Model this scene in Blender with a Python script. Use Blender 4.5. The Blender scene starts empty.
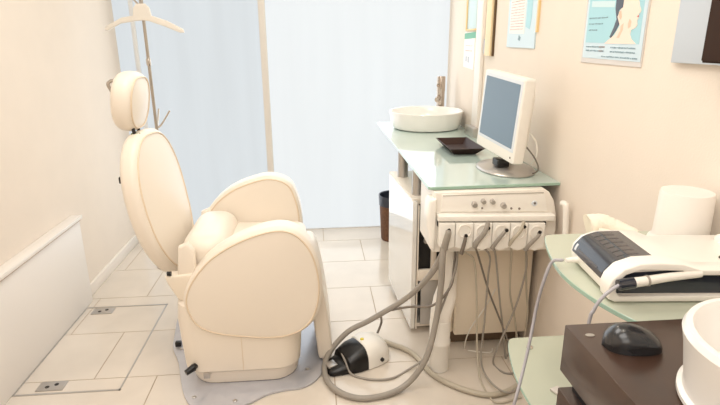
import bpy, bmesh, math, random
from mathutils import Vector, Matrix
random.seed(4)
PI = math.pi
C = bpy.context.scene.collection

# ---------------------------------------------------------------- materials
def srgb(r, g, b):
    f = lambda c: (c/255)/12.92 if c/255 <= .04045 else ((c/255+.055)/1.055)**2.4
    return (f(r), f(g), f(b), 1)

def mat(name, col, rough=.5, metal=0, coat=0, trans=0, emit=None, estr=0, noise=0, nscale=30, bump=0, bscale=200, alpha=1, spec=.5):
    m = bpy.data.materials.new(name); m.use_nodes = True
    nt = m.node_tree; p = nt.nodes['Principled BSDF']
    c = srgb(*col)
    p.inputs['Base Color'].default_value = c
    p.inputs['Roughness'].default_value = rough
    p.inputs['Metallic'].default_value = metal
    p.inputs['Coat Weight'].default_value = coat
    p.inputs['Transmission Weight'].default_value = trans
    p.inputs['Specular IOR Level'].default_value = spec
    p.inputs['Alpha'].default_value = alpha
    if emit:
        p.inputs['Emission Color'].default_value = srgb(*emit); p.inputs['Emission Strength'].default_value = estr
    if noise or bump:
        tc = nt.nodes.new('ShaderNodeTexCoord')
    if noise:
        n = nt.nodes.new('ShaderNodeTexNoise'); n.inputs['Scale'].default_value = nscale; n.inputs['Detail'].default_value = 4
        nt.links.new(tc.outputs['Object'], n.inputs['Vector'])
        mr = nt.nodes.new('ShaderNodeMapRange'); mr.inputs[1].default_value = .3; mr.inputs[2].default_value = .7
        mr.inputs[3].default_value = 1-noise; mr.inputs[4].default_value = 1+noise*.3
        nt.links.new(n.outputs['Fac'], mr.inputs[0])
        mx = nt.nodes.new('ShaderNodeVectorMath'); mx.operation = 'SCALE'
        mx.inputs[0].default_value = c[:3]; nt.links.new(mr.outputs[0], mx.inputs['Scale'])
        nt.links.new(mx.outputs[0], p.inputs['Base Color'])
    if bump:
        n2 = nt.nodes.new('ShaderNodeTexNoise'); n2.inputs['Scale'].default_value = bscale
        nt.links.new(tc.outputs['Object'], n2.inputs['Vector'])
        b = nt.nodes.new('ShaderNodeBump'); b.inputs['Strength'].default_value = bump; b.inputs['Distance'].default_value = .002
        nt.links.new(n2.outputs['Fac'], b.inputs['Height']); nt.links.new(b.outputs[0], p.inputs['Normal'])
    return m

M = {}
M['wall'] = mat('wallpaper', (238,226,212), .85, noise=.02, nscale=6, bump=.25, bscale=160)
M['ceiling'] = mat('ceiling_paint', (244,240,232), .9)
M['tile'] = mat('stone_tile', (226,215,201), .16, noise=.09, nscale=3.5, coat=.25)
M['grout'] = mat('tile_grout', (176,156,132), .8)
M['white_panel'] = mat('white_panel', (244,237,229), .4)
M['base'] = mat('baseboard_paint', (240,232,222), .5)
M['frame_white'] = mat('white_window_strip', (236,240,244), .4)
M['under_shade'] = mat('taupe_under_shade', (112,94,76), .6)  # shadow tone for the space under the unit body
M['alu'] = mat('window_frame_metal', (232,228,222), .35, metal=0)
M['pane'] = mat('frosted_glass', (112,114,116), .55, emit=(222,231,237), estr=.78, spec=.3)
M['pane2'] = mat('frosted_glass_bright', (112,114,116), .55, emit=(233,239,242), estr=.87, spec=.3)
M['leather'] = mat('cream_vinyl', (241,230,215), .36, bump=.25, bscale=420, coat=.08)
M['piping'] = mat('piping_vinyl', (230,210,184), .4)
M['cream'] = mat('cream_plastic', (243,232,217), .38)
M['bracket'] = mat('hinge_plastic', (240,228,210), .35)
M['plate'] = mat('floor_plate_steel', (200,200,206), .26, metal=.35, noise=.06, nscale=14)
M['black'] = mat('black_plastic', (22,20,20), .35)
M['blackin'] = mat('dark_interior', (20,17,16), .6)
M['rubber'] = mat('black_rubber', (36,33,32), .5)
M['chrome'] = mat('chrome', (205,198,190), .14, metal=1)
M['pole'] = mat('brushed_pole', (178,168,156), .3, metal=.6)
M['steel'] = mat('brushed_steel', (190,186,182), .32, metal=.8)
M['hanger'] = mat('hanger_plastic', (242,236,226), .5)
M['porcelain'] = mat('porcelain', (249,245,239), .18, coat=.4)
M['greenglass'] = mat('green_backed_glass', (196,214,206), .1, coat=.6, noise=0)
M['shelfglass'] = mat('pale_green_shelf_glass', (204,208,188), .12, coat=.3, alpha=.88)
M['glassedge'] = mat('glass_edge', (158,188,170), .15, coat=.3)
M['unit'] = mat('unit_plastic', (248,241,230), .35)
M['unit2'] = mat('unit_plastic_light', (250,245,236), .35)
M['body'] = mat('unit_body_paint', (243,229,208), .45)
M['gloss'] = mat('gloss_white_laminate', (238,234,226), .08, coat=.7)
M['hose'] = mat('grey_hose', (160,152,142), .5)
M['hose2'] = mat('light_grey_hose', (190,180,162), .5)
M['cable'] = mat('grey_cable', (128,118,108), .5)
M['devcable'] = mat('device_cable', (176,172,176), .45)
M['wicker'] = mat('brown_wicker', (112,74,48), .6, noise=.35, nscale=70, bump=.8, bscale=90)
M['liner'] = mat('bin_liner', (54,58,68), .3)
M['tapmetal'] = mat('satin_nickel', (186,174,162), .22, metal=.8)
M['tray'] = mat('dark_brown_tray', (50,28,22), .5, spec=.25)
M['bezel'] = mat('monitor_bezel', (244,238,228), .4)
M['bezelin'] = mat('monitor_inner_bezel', (222,226,230), .4)
M['screen'] = mat('monitor_screen', (98,116,130), .4, emit=(110,130,146), estr=.22)
M['silver'] = mat('silver_plastic', (196,190,184), .3, metal=.6)
M['wood'] = mat('dark_brown_laminate', (66,46,36), .3, noise=.12, nscale=25, coat=.15)
M['mouse'] = mat('mouse_plastic', (38,38,40), .25, coat=.3)
M['bowl'] = mat('bowl_ceramic', (236,232,226), .3, coat=.2)
M['device'] = mat('device_white', (244,238,228), .3, coat=.2)
M['darkscreen'] = mat('dark_display', (40,44,54), .18, coat=.5)
M['icons'] = mat('display_icons', (86,80,78), .3)
M['towel'] = mat('white_towel', (248,238,220), .9, bump=.8, bscale=300)
M['jar'] = mat('translucent_jar', (250,244,236), .35, alpha=.9)
M['paper'] = mat('poster_paper', (206,224,232), .4)
M['poster_blue'] = mat('poster_blue', (166,212,220), .4)
M['poster_pale'] = mat('poster_pale', (206,228,230), .4)
M['skin'] = mat('printed_skin', (250,224,206), .45)
M['skin2'] = mat('printed_skin_shade', (238,196,168), .45)
M['lips'] = mat('printed_lips', (222,130,120), .45)
M['hair'] = mat('printed_hair', (74,80,92), .45)
M['ink'] = mat('printed_ink', (140,165,176), .5)
M['inkp'] = mat('printed_ink_warm', (206,176,168), .5)
M['sleeve'] = mat('clear_sleeve', (214,206,198), .25)
M['green'] = mat('printed_green', (110,180,150), .5)
M['wood_matt'] = mat('dark_brown_matt', (58,40,30), .75, spec=.15)
M['grey_panel'] = mat('pale_grey_panel', (196,202,208), .35)
M['gold'] = mat('pale_gold_frame', (240,208,150), .4)
M['strip'] = mat('cream_board', (250,226,184), .5)
M['tan_line'] = mat('tan_gap_line', (182,146,116), .6)
M['strip_edge'] = mat('dark_edge', (92,66,36), .5)
M['tag'] = mat('grey_switch', (190,192,200), .4)
M['yellow'] = mat('yellow_mark', (226,206,60), .5)
M['greenplug'] = mat('green_plug', (108,122,60), .5)
M['teal'] = mat('teal_cloth', (150,205,205), .8)
M['tan'] = mat('tan_card', (240,206,160), .7)

def drape(m, base, amt):
    """faint upright folds of the frosted film in the light that comes through"""
    nt = m.node_tree; p = nt.nodes['Principled BSDF']
    tc = nt.nodes.new('ShaderNodeTexCoord'); mp = nt.nodes.new('ShaderNodeMapping'); mp.inputs['Scale'].default_value = (4.5,1,.35)
    n = nt.nodes.new('ShaderNodeTexNoise'); n.inputs['Scale'].default_value = 1.6; n.inputs['Detail'].default_value = 3
    mr = nt.nodes.new('ShaderNodeMapRange'); mr.inputs[1].default_value = .3; mr.inputs[2].default_value = .7
    mr.inputs[3].default_value = base-amt; mr.inputs[4].default_value = base+amt
    nt.links.new(tc.outputs['Object'], mp.inputs[0]); nt.links.new(mp.outputs[0], n.inputs['Vector'])
    nt.links.new(n.outputs['Fac'], mr.inputs[0]); nt.links.new(mr.outputs[0], p.inputs['Emission Strength'])
drape(M['pane'], .78, .028); drape(M['pane2'], .88, .018)

# ---------------------------------------------------------------- object helpers
def W(o):
    m = o.matrix_basis.copy()
    while o.parent:
        o = o.parent; m = o.matrix_basis @ m
    return m

def obj(name, bm, m, parent=None, smooth=35):
    me = bpy.data.meshes.new(name)
    if parent is not None: bmesh.ops.transform(bm, matrix=W(parent).inverted(), verts=bm.verts)
    bmesh.ops.recalc_face_normals(bm, faces=bm.faces)
    bm.to_mesh(me); bm.free()
    for x in (m if isinstance(m, (list, tuple)) else [m]): me.materials.append(M[x])
    if smooth:
        me.polygons.foreach_set('use_smooth', [True]*len(me.polygons))
        me.set_sharp_from_angle(angle=math.radians(smooth))
    o = bpy.data.objects.new(name, me); C.objects.link(o)
    if parent is not None: o.parent = parent
    return o

def thing(name, label, cat, loc=(0,0,0), rotz=0, group=None):
    o = bpy.data.objects.new(name, None); C.objects.link(o)
    o.empty_display_size = .05
    o.location = loc; o.rotation_euler = (0,0,rotz)
    o.matrix_basis = Matrix.Translation(loc) @ Matrix.Rotation(rotz, 4, 'Z')
    return tag(o, label, cat, group)

def tag(o, label, cat, group=None):
    o['label'] = label; o['category'] = cat
    if group: o['group'] = group
    return o

def struct(name, bm, m, smooth=35):
    o = obj(name, bm, m, None, smooth); o['kind'] = 'structure'; return o

NB = bmesh.new
def box(bm, x0, x1, y0, y1, z0, z1, bev=0, seg=2, mi=0, M4=None):
    t = NB(); bmesh.ops.create_cube(t, size=1)
    for v in t.verts: v.co = Vector(((x0+x1)/2+v.co.x*(x1-x0), (y0+y1)/2+v.co.y*(y1-y0), (z0+z1)/2+v.co.z*(z1-z0)))
    if bev: bmesh.ops.bevel(t, geom=t.edges[:], offset=bev, segments=seg, profile=.5, affect='EDGES')
    return merge(bm, t, mi, M4)

def merge(bm, t, mi=0, M4=None):
    if M4 is not None: bmesh.ops.transform(t, matrix=M4, verts=t.verts)
    for f in t.faces: f.material_index = mi
    me = bpy.data.meshes.new('tmp'); t.to_mesh(me); t.free(); bm.from_mesh(me); bpy.data.meshes.remove(me)
    return bm

def prism(bm, pts, h0, h1, axis='z', bev=0, seg=2, mi=0, M4=None):
    """extrude a 2D outline; axis z: (x,y); axis y: (x,z); axis x: (y,z)"""
    f = {'z': lambda a,b,h:(a,b,h), 'y': lambda a,b,h:(a,h,b), 'x': lambda a,b,h:(h,a,b)}[axis]
    t = NB()
    lo = [t.verts.new(f(a,b,h0)) for a,b in pts]; hi = [t.verts.new(f(a,b,h1)) for a,b in pts]
    t.faces.new(lo); t.faces.new(hi[::-1])
    n = len(pts)
    for i in range(n): t.faces.new((lo[i], hi[i], hi[(i+1)%n], lo[(i+1)%n]))
    bmesh.ops.recalc_face_normals(t, faces=t.faces)
    if bev:
        caps = set(lo), set(hi)
        es = [e for e in t.edges if (e.verts[0] in caps[0] and e.verts[1] in caps[0]) or (e.verts[0] in caps[1] and e.verts[1] in caps[1])]
        bmesh.ops.bevel(t, geom=es, offset=bev, segments=seg, profile=.5, affect='EDGES')
    return merge(bm, t, mi, M4)

def crom(pts, n=8, closed=False):
    P = [Vector(p) for p in pts]; out = []; L = len(P)
    rng = range(L) if closed else range(L-1)
    for i in rng:
        if closed: a,b,c,d = P[(i-1)%L], P[i], P[(i+1)%L], P[(i+2)%L]
        else: a,b,c,d = P[max(i-1,0)], P[i], P[i+1], P[min(i+2,L-1)]
        for k in range(n):
            t = k/n
            out.append(.5*((2*b)+(c-a)*t+(2*a-5*b+4*c-d)*t*t+(3*b-a-3*c+d)*t**3))
    if not closed: out.append(P[-1])
    return out

def tube(bm, pts, r, seg=10, n=8, closed=False, r2=None, mi=0, smooth=True, flat=1):
    P = crom(pts, n, closed) if smooth else [Vector(p) for p in pts]
    L = len(P); rings = []
    tn = []
    for i in range(L):
        if closed: d = P[(i+1)%L]-P[i-1]
        else: d = P[min(i+1,L-1)]-P[max(i-1,0)]
        tn.append(d.normalized() if d.length > 1e-9 else Vector((0,0,1)))
    u = tn[0].orthogonal().normalized()
    if abs(tn[0].z) < .9: u = (Vector((0,0,1)) - tn[0]*tn[0].z).normalized()
    for i in range(L):
        u = (u - tn[i]*u.dot(tn[i])).normalized(); w = tn[i].cross(u)
        rr = r if r2 is None else r+(r2-r)*i/(L-1)
        rings.append([bm.verts.new(P[i]+u*math.cos(2*PI*k/seg)*rr*flat+w*math.sin(2*PI*k/seg)*rr) for k in range(seg)])
    def quad(A,B):
        for k in range(seg):
            f = bm.faces.new((A[k],A[(k+1)%seg],B[(k+1)%seg],B[k])); f.material_index = mi
    for i in range(L-1): quad(rings[i], rings[i+1])
    if closed: quad(rings[-1], rings[0])
    else:
        f = bm.faces.new(rings[0][::-1]); f.material_index = mi
        f = bm.faces.new(rings[-1]); f.material_index = mi
    return bm

def lathe(bm, prof, c=(0,0,0), seg=48, mi=0, sx=1, sy=1, M4=None):
    t = NB(); rings = []
    for r, z in prof:
        if r < 1e-5: rings.append([t.verts.new((c[0],c[1],c[2]+z))])
        else: rings.append([t.verts.new((c[0]+r*sx*math.cos(2*PI*k/seg), c[1]+r*sy*math.sin(2*PI*k/seg), c[2]+z)) for k in range(seg)])
    for A,B in zip(rings, rings[1:]):
        for k in range(seg):
            a,b = A[k%len(A)],A[(k+1)%seg%len(A)]; d,e = B[k%len(B)],B[(k+1)%seg%len(B)]
            vs = []
            for v in (a,b,e,d):
                if v not in vs: vs.append(v)
            if len(vs) > 2: t.faces.new(vs)
    if len(rings[0])>1: t.faces.new(rings[0][::-1])
    if len(rings[-1])>1: t.faces.new(rings[-1])
    return merge(bm, t, mi, M4)

def pad(bm, outline, thick, er, frame, dome=0., dome_b=0., n=6, mi=0):
    """cushion: closed outline (a,b) in a plane, thickness along the normal, round edge er, domed faces.
    frame(a,b,h) -> world"""
    P = [Vector((p[0],p[1])) for p in outline]; L = len(P)
    area = sum(P[i].x*P[(i+1)%L].y-P[(i+1)%L].x*P[i].y for i in range(L))
    if area < 0: P.reverse()
    N = []
    for i in range(L):
        d = (P[(i+1)%L]-P[i-1]).normalized(); N.append(Vector((-d.y,d.x)))      # inward
    cen = sum(P, Vector((0,0)))/L
    rings = []
    def ring(inset, h, k=None):
        out = []
        for i in range(L):
            p = P[i]+N[i]*inset
            if k is not None:
                q = P[i]+N[i]*er; p = cen+(q-cen)*k
            out.append((p,h))
        return out
    H = thick/2
    seq = []
    for j in range(5, -1, -1):
        k = j/6.
    for k in (.08,.3,.5,.68,.82,.92): seq.append(ring(0, -H-dome_b*(1-k*k), k))
    for j in range(n+1):
        a = PI/2*j/n
        seq.append(ring(er*(1-math.sin(a)), -H+er*(1-math.cos(a))))
    for j in range(n+1):
        a = PI/2*(1-j/n)
        seq.append(ring(er*(1-math.sin(a)), H-er*(1-math.cos(a))))
    for k in (.92,.82,.68,.5,.3,.08): seq.append(ring(0, H+dome*(1-k*k), k))
    t = NB()
    vr = [[t.verts.new(frame(p.x,p.y,h)) for p,h in R] for R in seq]
    for A,B in zip(vr, vr[1:]):
        for k in range(L): t.faces.new((A[k],A[(k+1)%L],B[(k+1)%L],B[k]))
    t.faces.new(vr[0][::-1]); t.faces.new(vr[-1])
    bmesh.ops.remove_doubles(t, verts=t.verts, dist=1e-5)
    return merge(bm, t, mi)

def inset_loop(outline, d):
    P = [Vector((p[0],p[1])) for p in outline]; L = len(P)
    area = sum(P[i].x*P[(i+1)%L].y-P[(i+1)%L].x*P[i].y for i in range(L))
    if area < 0: P.reverse()
    out = []
    for i in range(L):
        t = (P[(i+1)%L]-P[i-1]).normalized(); out.append(P[i]+Vector((-t.y,t.x))*d)
    return out

def rrect(x0,x1,y0,y1,r,n=5):
    out = []
    for cx,cy,a in ((x1-r,y1-r,0),(x0+r,y1-r,90),(x0+r,y0+r,180),(x1-r,y0+r,270)):
        for k in range(n+1):
            t = math.radians(a+90*k/n); out.append((cx+r*math.cos(t), cy+r*math.sin(t)))
    return out

# ---------------------------------------------------------------- the room
WL, WR, WF, WB, CH = -1.335, .975, 3.92, -1.6, 2.5
# floor: individual stone tiles over grout, rows .39 deep, shifted by thirds
bm = NB(); box(bm, WL-.1, WR+.1, WB-.1, WF+.1, -.03, -.0015, mi=1)
T, L, g = .39, .775, .0022
offs = {0:-.996, -1:-.727, 1:-1.257, 2:-1.0, 3:-1.25, 4:.033, -2:-.996, -3:-1.257}
for r in range(-10, 5):
    y0, y1 = 2.061+r*T, 2.061+(r+1)*T
    y1 = min(y1, WF+.1)
    o = offs.get(r, -1.0+.258*(r%3))
    k0 = math.floor((WL-o)/L)
    for k in range(k0, k0+5):
        xa, xb = max(o+k*L, WL-.1), min(o+(k+1)*L, WR+.1)
        if xb-xa < .02: continue
        box(bm, xa+g, xb-g, y0+g, y1-g, -.012, 0, mi=0)
struct('floor', bm, ['tile','grout'], 0)
bm = NB(); box(bm, WL-.1, WR+.1, WB-.1, WF+.1, CH, CH+.1); struct('ceiling', bm, 'ceiling')
bm = NB(); box(bm, WL-.1, WL, WB-.1, WF+.1, 0, CH); struct('wall_left', bm, 'wall')
bm = NB(); box(bm, WR, WR+.1, WB-.1, WF+.1, 0, CH); struct('wall_right', bm, 'wall')
bm = NB(); box(bm, WL, WR, WB-.1, WB, 0, CH); struct('wall_back', bm, 'wall')
bm = NB(); box(bm, WL, WR, WF, WF+.1, 2.3, CH); struct('wall_front', bm, 'wall')
# full-height frosted window
w = thing('window_1', 'x', 'x', (0,3.9,0)); del w['label'], w['category']; w['kind'] = 'structure'
bm = NB(); box(bm, WL, -.366, 3.895, 3.905, .006, 2.3); obj('window_pane', bm, 'pane', w)
bm = NB(); box(bm, -.32, .975, 3.895, 3.905, .006, 2.3); obj('window_pane', bm, 'pane2', w)
bm = NB()
box(bm, -.366, -.32, 3.865, 3.92, .006, 2.3, .004)
obj('mullion', bm, 'alu', w)
bm = NB(); box(bm, WL, .975, 3.885, 3.92, 0, .006); box(bm, -1.225, -1.195, 3.88, 3.896, .006, 2.3, .003); obj('window_frame', bm, 'frame_white', w)
# baseboard and the raised white panel of the left wall
bm = NB(); box(bm, WL, WL+.018, 2.83, 3.87, 0, .07, .003); box(bm, WL, WL+.018, WB, .2, 0, .07, .003); struct('baseboard_left', bm, 'base')
bm = NB(); box(bm, WL, WL+.045, .2, 2.82, 0, .49, .003); struct('trim_1', bm, 'white_panel')
bm = NB(); box(bm, WL, WL+.06, .2, 2.83, .490, .510, .003); struct('trim_2', bm, 'white_panel')
# pilaster on right wall by the counter
bm = NB(); box(bm, WR-.022, WR, 3.06, 3.17, 0, CH, .004); struct('trim_3', bm, 'white_panel')

bm = NB(); box(bm, WL, WL+.055, .2, 2.815, .4855, .490); struct('trim_4', bm, 'tan_line')
# floor hatch
h = thing('floor_hatch', 'thin metal framed access hatch tiled into the floor by the left wall', 'floor hatch', (-1.07,2.35,0))
bm = NB(); fr = .006; z = .002
for a in ((-1.285,-.853,2.727,2.727+fr*1.6),(-1.285,-.853,1.969,1.969+fr*1.6),(-.862,-.855,1.969,2.735),(-1.289,-1.284,1.969,2.735)):
    box(bm, a[0],a[1],a[2],a[3], 0, z)
obj('metal_frame', bm, 'steel', h)
for (x, y) in ((-1.185, 2.685), (-1.155, 2.025)):
    bm = NB(); box(bm, x-.055, x+.055, y-.032, y+.032, .0, .0035, .001); p = obj('lift_plate', bm, 'steel', h)
    bm = NB()
    for s in (-1,1): lathe(bm, [(.009,0),(.009,.0012),(0,.0012)], (x+s*.016, y+s*.008, .0034), 16)
    obj('finger_hole', bm, 'black', p)

# ---------------------------------------------------------------- treatment chair
CHx, CHy = -.33, 2.25
ch = thing('treatment_chair', 'large cream vinyl treatment chair with headrest and rounded side pods', 'chair', (CHx,CHy,0))
# floor plate
pl = [(-.70,2.72),(-.725,2.34),(-.655,2.14),(-.575,1.90),(-.50,1.80),(-.40,1.785),(-.30,1.825),(-.235,1.872),(-.16,1.895),(-.09,1.905),(-.03,1.955),(0,2.04),(-.01,2.2),(-.03,2.45),(-.08,2.72)]
pl = [(v.x,v.y) for v in crom([(a,b,0) for a,b in pl], 5, True)]
bm = NB(); prism(bm, pl, 0.001, .011, bev=.002); pt = obj('floor_plate', bm, 'plate', ch)
for x,y in ((-.665,2.25),(-.07,2.03),(-.53,1.88),(-.36,1.84),(-.07,2.62)):
    bm = NB(); lathe(bm, [(.009,0),(.009,.003),(.006,.005),(0,.005)], (x,y,.0105), 16); obj('bolt', bm, 'steel', pt)
bm = NB(); box(bm, -.70,-.672,2.265,2.29,.011,.035,.005); obj('corner_stop', bm, 'black', ch)
# lower body
def xsec(x0,x1,y0,y1,r): return rrect(x0,x1,y0,y1,r,6)
def loft(bm, secs, mi=0, cap=True):
    t = NB(); R = [[t.verts.new((a,b,z)) for a,b in s] for s,z in secs]
    n = len(R[0])
    for A,B in zip(R,R[1:]):
        for k in range(n): t.faces.new((A[k],A[(k+1)%n],B[(k+1)%n],B[k]))
    if cap: t.faces.new(R[0][::-1]); t.faces.new(R[-1])
    return merge(bm, t, mi)
bm = NB(); loft(bm, [(xsec(-.555,-.115,1.965,2.50,.10),.014),(xsec(-.56,-.11,1.96,2.50,.10),.03),(xsec(-.565,-.11,1.955,2.50,.10),.085)])
obj('skirt', bm, 'cream', ch)
bm = NB(); loft(bm, [(xsec(-.553,-.117,1.967,2.498,.10),.010),(xsec(-.553,-.117,1.967,2.498,.10),.016)]); obj('base_gasket', bm, 'rubber', ch)
bm = NB(); loft(bm, [(xsec(-.575,-.105,1.95,2.51,.09),.075),(xsec(-.585,-.098,1.942,2.516,.09),.085),(xsec(-.59,-.092,1.94,2.52,.09),.17),(xsec(-.597,-.09,1.94,2.52,.09),.30),(xsec(-.59,-.09,1.95,2.51,.08),.38),(xsec(-.56,-.11,1.97,2.49,.07),.40)])
obj('body_cover', bm, 'cream', ch)
bm = NB(); box(bm, -.333,-.331,1.9385,1.941,.085,.25); obj('cover_seam', bm, 'piping', ch)
bm = NB(); box(bm, -.50,-.475,1.945,1.9525,.05,.078,.001, M4=None); obj('rating_label', bm, 'silver', ch)
bm = NB(); tube(bm, [(-.515,1.98,.115),(-.535,1.935,.113)], .012, 14, smooth=False); tube(bm, [(-.533,1.938,.113),(-.562,1.915,.103)], .016, 14, smooth=False, r2=.012)
obj('release_knob', bm, 'black', ch)
# side pods
near = [(-.545,.43),(-.535,.35),(-.498,.292),(-.425,.256),(-.32,.236),(-.23,.226),(-.155,.228),(-.088,.25),(-.036,.295),(-.004,.366),(.008,.455),(.0,.54),(-.022,.615),(-.062,.675),(-.110,.708),(-.17,.716),(-.245,.700),(-.315,.674),(-.38,.640),(-.445,.592),(-.512,.510)]
near = [(v.x,v.z) for v in crom([(a,0,b) for a,b in near], 4, True)]
far = [(-.60,.43),(-.57,.345),(-.50,.29),(-.38,.256),(-.26,.24),(-.17,.25),(-.11,.30),(-.085,.38),(-.08,.47),(-.082,.58),(-.098,.67),(-.135,.748),(-.22,.782),(-.306,.770),(-.415,.728),(-.505,.655),(-.575,.55)]
far = [(v.x,v.z) for v in crom([(a,0,b) for a,b in far], 4, True)]
for side in (0,1):
    yo = 1.985 if side==0 else 2.535; ol = near if side==0 else far
    s = -1 if side==0 else 1
    fr_ = (lambda a,b,h,yo=yo,s=s: (a, yo+s*h, b))
    bm = NB(); pad(bm, ol, .115, .024, fr_, dome=.012, dome_b=.004)
    p = obj('side_pod', bm, 'leather', ch)
    lp = inset_loop(ol, .015)
    for hs in (1,-1):
        bm = NB(); tube(bm, [(q.x, yo+s*hs*.0560, q.y) for q in lp], .0036, 8, closed=True, smooth=False); obj('piping', bm, 'piping', p)
# seat
so = rrect(-.50,-.06,2.042,2.478,.05,5)
bm = NB(); pad(bm, so, .15, .04, lambda a,b,h:(a,b,.485+h+ .02*(-a)), dome=.02)
st = obj('seat', bm, 'leather', ch)
bo = rrect(-.565,-.375,2.045,2.475,.085,8)
bm = NB(); pad(bm, bo, .22, .06, lambda a,b,h:(a-.08*h,b,.525+h), dome=.006, n=8)
obj('seat_bolster', bm, 'leather', ch)
# leg rest hanging in front
lo_ = [(-.12,.49),(-.07,.51),(-.03,.505),(-.008,.45),(.014,.34),(.034,.18),(.042,.09),(.040,.035),(.022,.018),(-.006,.02),(-.02,.04),(-.03,.15),(-.05,.32),(-.075,.46)]
lo_ = [(v.x,v.z) for v in crom([(a,0,b) for a,b in lo_], 4, True)]
bm = NB(); pad(bm, lo_, .365, .012, lambda a,b,h:(a, 2.267+h, b), dome=0)
lr = obj('leg_rest', bm, 'leather', ch)
# backrest: egg outline in (width, height), thickness along normal; leans back
def egg(hw, H, top=.42, nn=44, e=2.5):
    out = []
    for k in range(nn):
        a = 2*PI*k/nn; c, s = math.cos(a), math.sin(a)
        v = .5+.5*math.copysign(abs(s)**(2/e), s)
        wdt = hw*(.80+.32*math.sin(PI*min(1,(v**.85))*.80))
        out.append((math.copysign(abs(c)**(2/e), c)*wdt, v*H))
    return out
bo = egg(.197, .64, e=2.75)
B0 = Vector((-.622, 2.25, .42)); tl = math.radians(9.5)
Ub = Vector((-math.sin(tl),0,math.cos(tl))); Nb = Vector((math.cos(tl),0,math.sin(tl)))
RB = Matrix.Rotation(math.radians(-9),3,'Z')
fb = lambda a,b,h: B0+RB@(Vector((0,-a,0))+Ub*b+Nb*(h-.012*math.sin(PI*b/.64)))
bm = NB(); pad(bm, bo, .078, .030, fb, dome=.018, dome_b=.03)
bk = obj('backrest', bm, 'leather', ch)
lp = inset_loop(bo, .022)
bm = NB(); tube(bm, [fb(q.x,q.y,.0385) for q in lp], .0036, 8, closed=True, smooth=False); obj('piping', bm, 'piping', bk)
bm = NB()
for zz,yy in ((.47,2.02),(.38,2.2)): pass
box(bm, -.812,-.79,2.17,2.19,.845,.872,.003); obj('rear_catch', bm, 'rubber', bk)
bm = NB(); box(bm, -.785,-.765,2.17,2.19,.69,.73,.003); obj('rear_catch', bm, 'rubber', bk)
bm = NB(); box(bm, -.745,-.72,2.17,2.19,.55,.58,.003); obj('rear_catch', bm, 'rubber', bk)
# headrest
ho = [(a*1.0,b) for a,b in egg(.106, .24, e=3.0)]
H0 = Vector((-.768, 2.255, 1.052)); th = math.radians(-8)
Uh = Vector((-math.sin(th),0,math.cos(th))); Nh = Vector((math.cos(th),0,math.sin(th)))
RH = Matrix.Rotation(math.radians(-3),3,'Z')
fh = lambda a,b,h: H0+RH@(Vector((0,-a,0))+Uh*b+Nh*h)
bm = NB(); pad(bm, ho, .088, .036, fh, dome=.012, dome_b=.016)
hr = obj('headrest', bm, 'leather', ch)
lp = inset_loop(ho, .018)
bm = NB(); tube(bm, [fh(q.x,q.y,.0415) for q in lp], .0034, 8, closed=True, smooth=False); obj('piping', bm, 'piping', hr)
bm = NB(); tube(bm, [(-.775,2.20,1.258),(-.795,2.195,1.256),(-.806,2.19,1.242),(-.792,2.195,1.205)], .0065, 10); obj('tilt_lever', bm, 'pole', hr)
bm = NB()
for s in (-1,1): tube(bm, [(-.728,2.235+s*.03,1.0),(-.745,2.235+s*.03,1.10)], .007, 12, smooth=False)
obj('headrest_post', bm, 'rubber', ch)
bm = NB(); box(bm, -.75,-.71,2.20,2.262,1.028,1.048,.005); obj('post_collar', bm, 'greenplug', ch)
# hinge brackets
for s,yb in ((0,2.02),(1,2.48)):
    hp = [(-.622,.50),(-.49,.51),(-.49,.38),(-.55,.385),(-.58,.40),(-.615,.47)]
    bm = NB(); prism(bm, hp, yb-.03, yb+.03, 'y', bev=.008, seg=3); br = obj('hinge_bracket', bm, 'bracket', ch)
    bm = NB(); tube(bm, [(-.612,yb-.022,.512),(-.596,yb-.022,.512)], .009, 12, smooth=False); obj('hinge_bolt', bm, 'black', br)
    ap = [(-.575,.50),(-.50,.50),(-.50,.60),(-.525,.635),(-.56,.62)]
    bm = NB(); prism(bm, ap, yb-.02, yb+.02, 'y', bev=.008, seg=3); obj('hinge_cover', bm, 'leather', br)

# ---------------------------------------------------------------- coat stand
cs = thing('coat_stand', 'slim metal coat stand behind the treatment chair', 'coat stand', (-.965,3.3,0))
bm = NB(); tube(bm, [(-.965,3.3,.02),(-.965,3.3,1.74)], .0095, 14, smooth=False); obj('pole', bm, 'pole', cs)
bm = NB(); lathe(bm, [(.10,0),(.10,.008),(.09,.014),(.02,.02),(.012,.04),(0,.04)], (-.965,3.3,0), 40); obj('base', bm, 'pole', cs)
bm = NB(); lathe(bm, [(.013,0),(.014,.01),(.014,.03),(.013,.04)], (-.965,3.3,1.27), 16); obj('collar', bm, 'chrome', cs)
for k,(a,z0) in enumerate(((0,.90),(PI,1.60),(PI/2,.90),(0,1.64))):
    bm = NB(); dx,dy = math.cos(a),math.sin(a)
    tube(bm, [(-.965,3.3,z0),(-.965+dx*.03,3.3+dy*.03,z0+.02),(-.965+dx*.09,3.3+dy*.09,z0+.105)], .006, 10); obj('hook', bm, 'chrome', cs)
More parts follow.
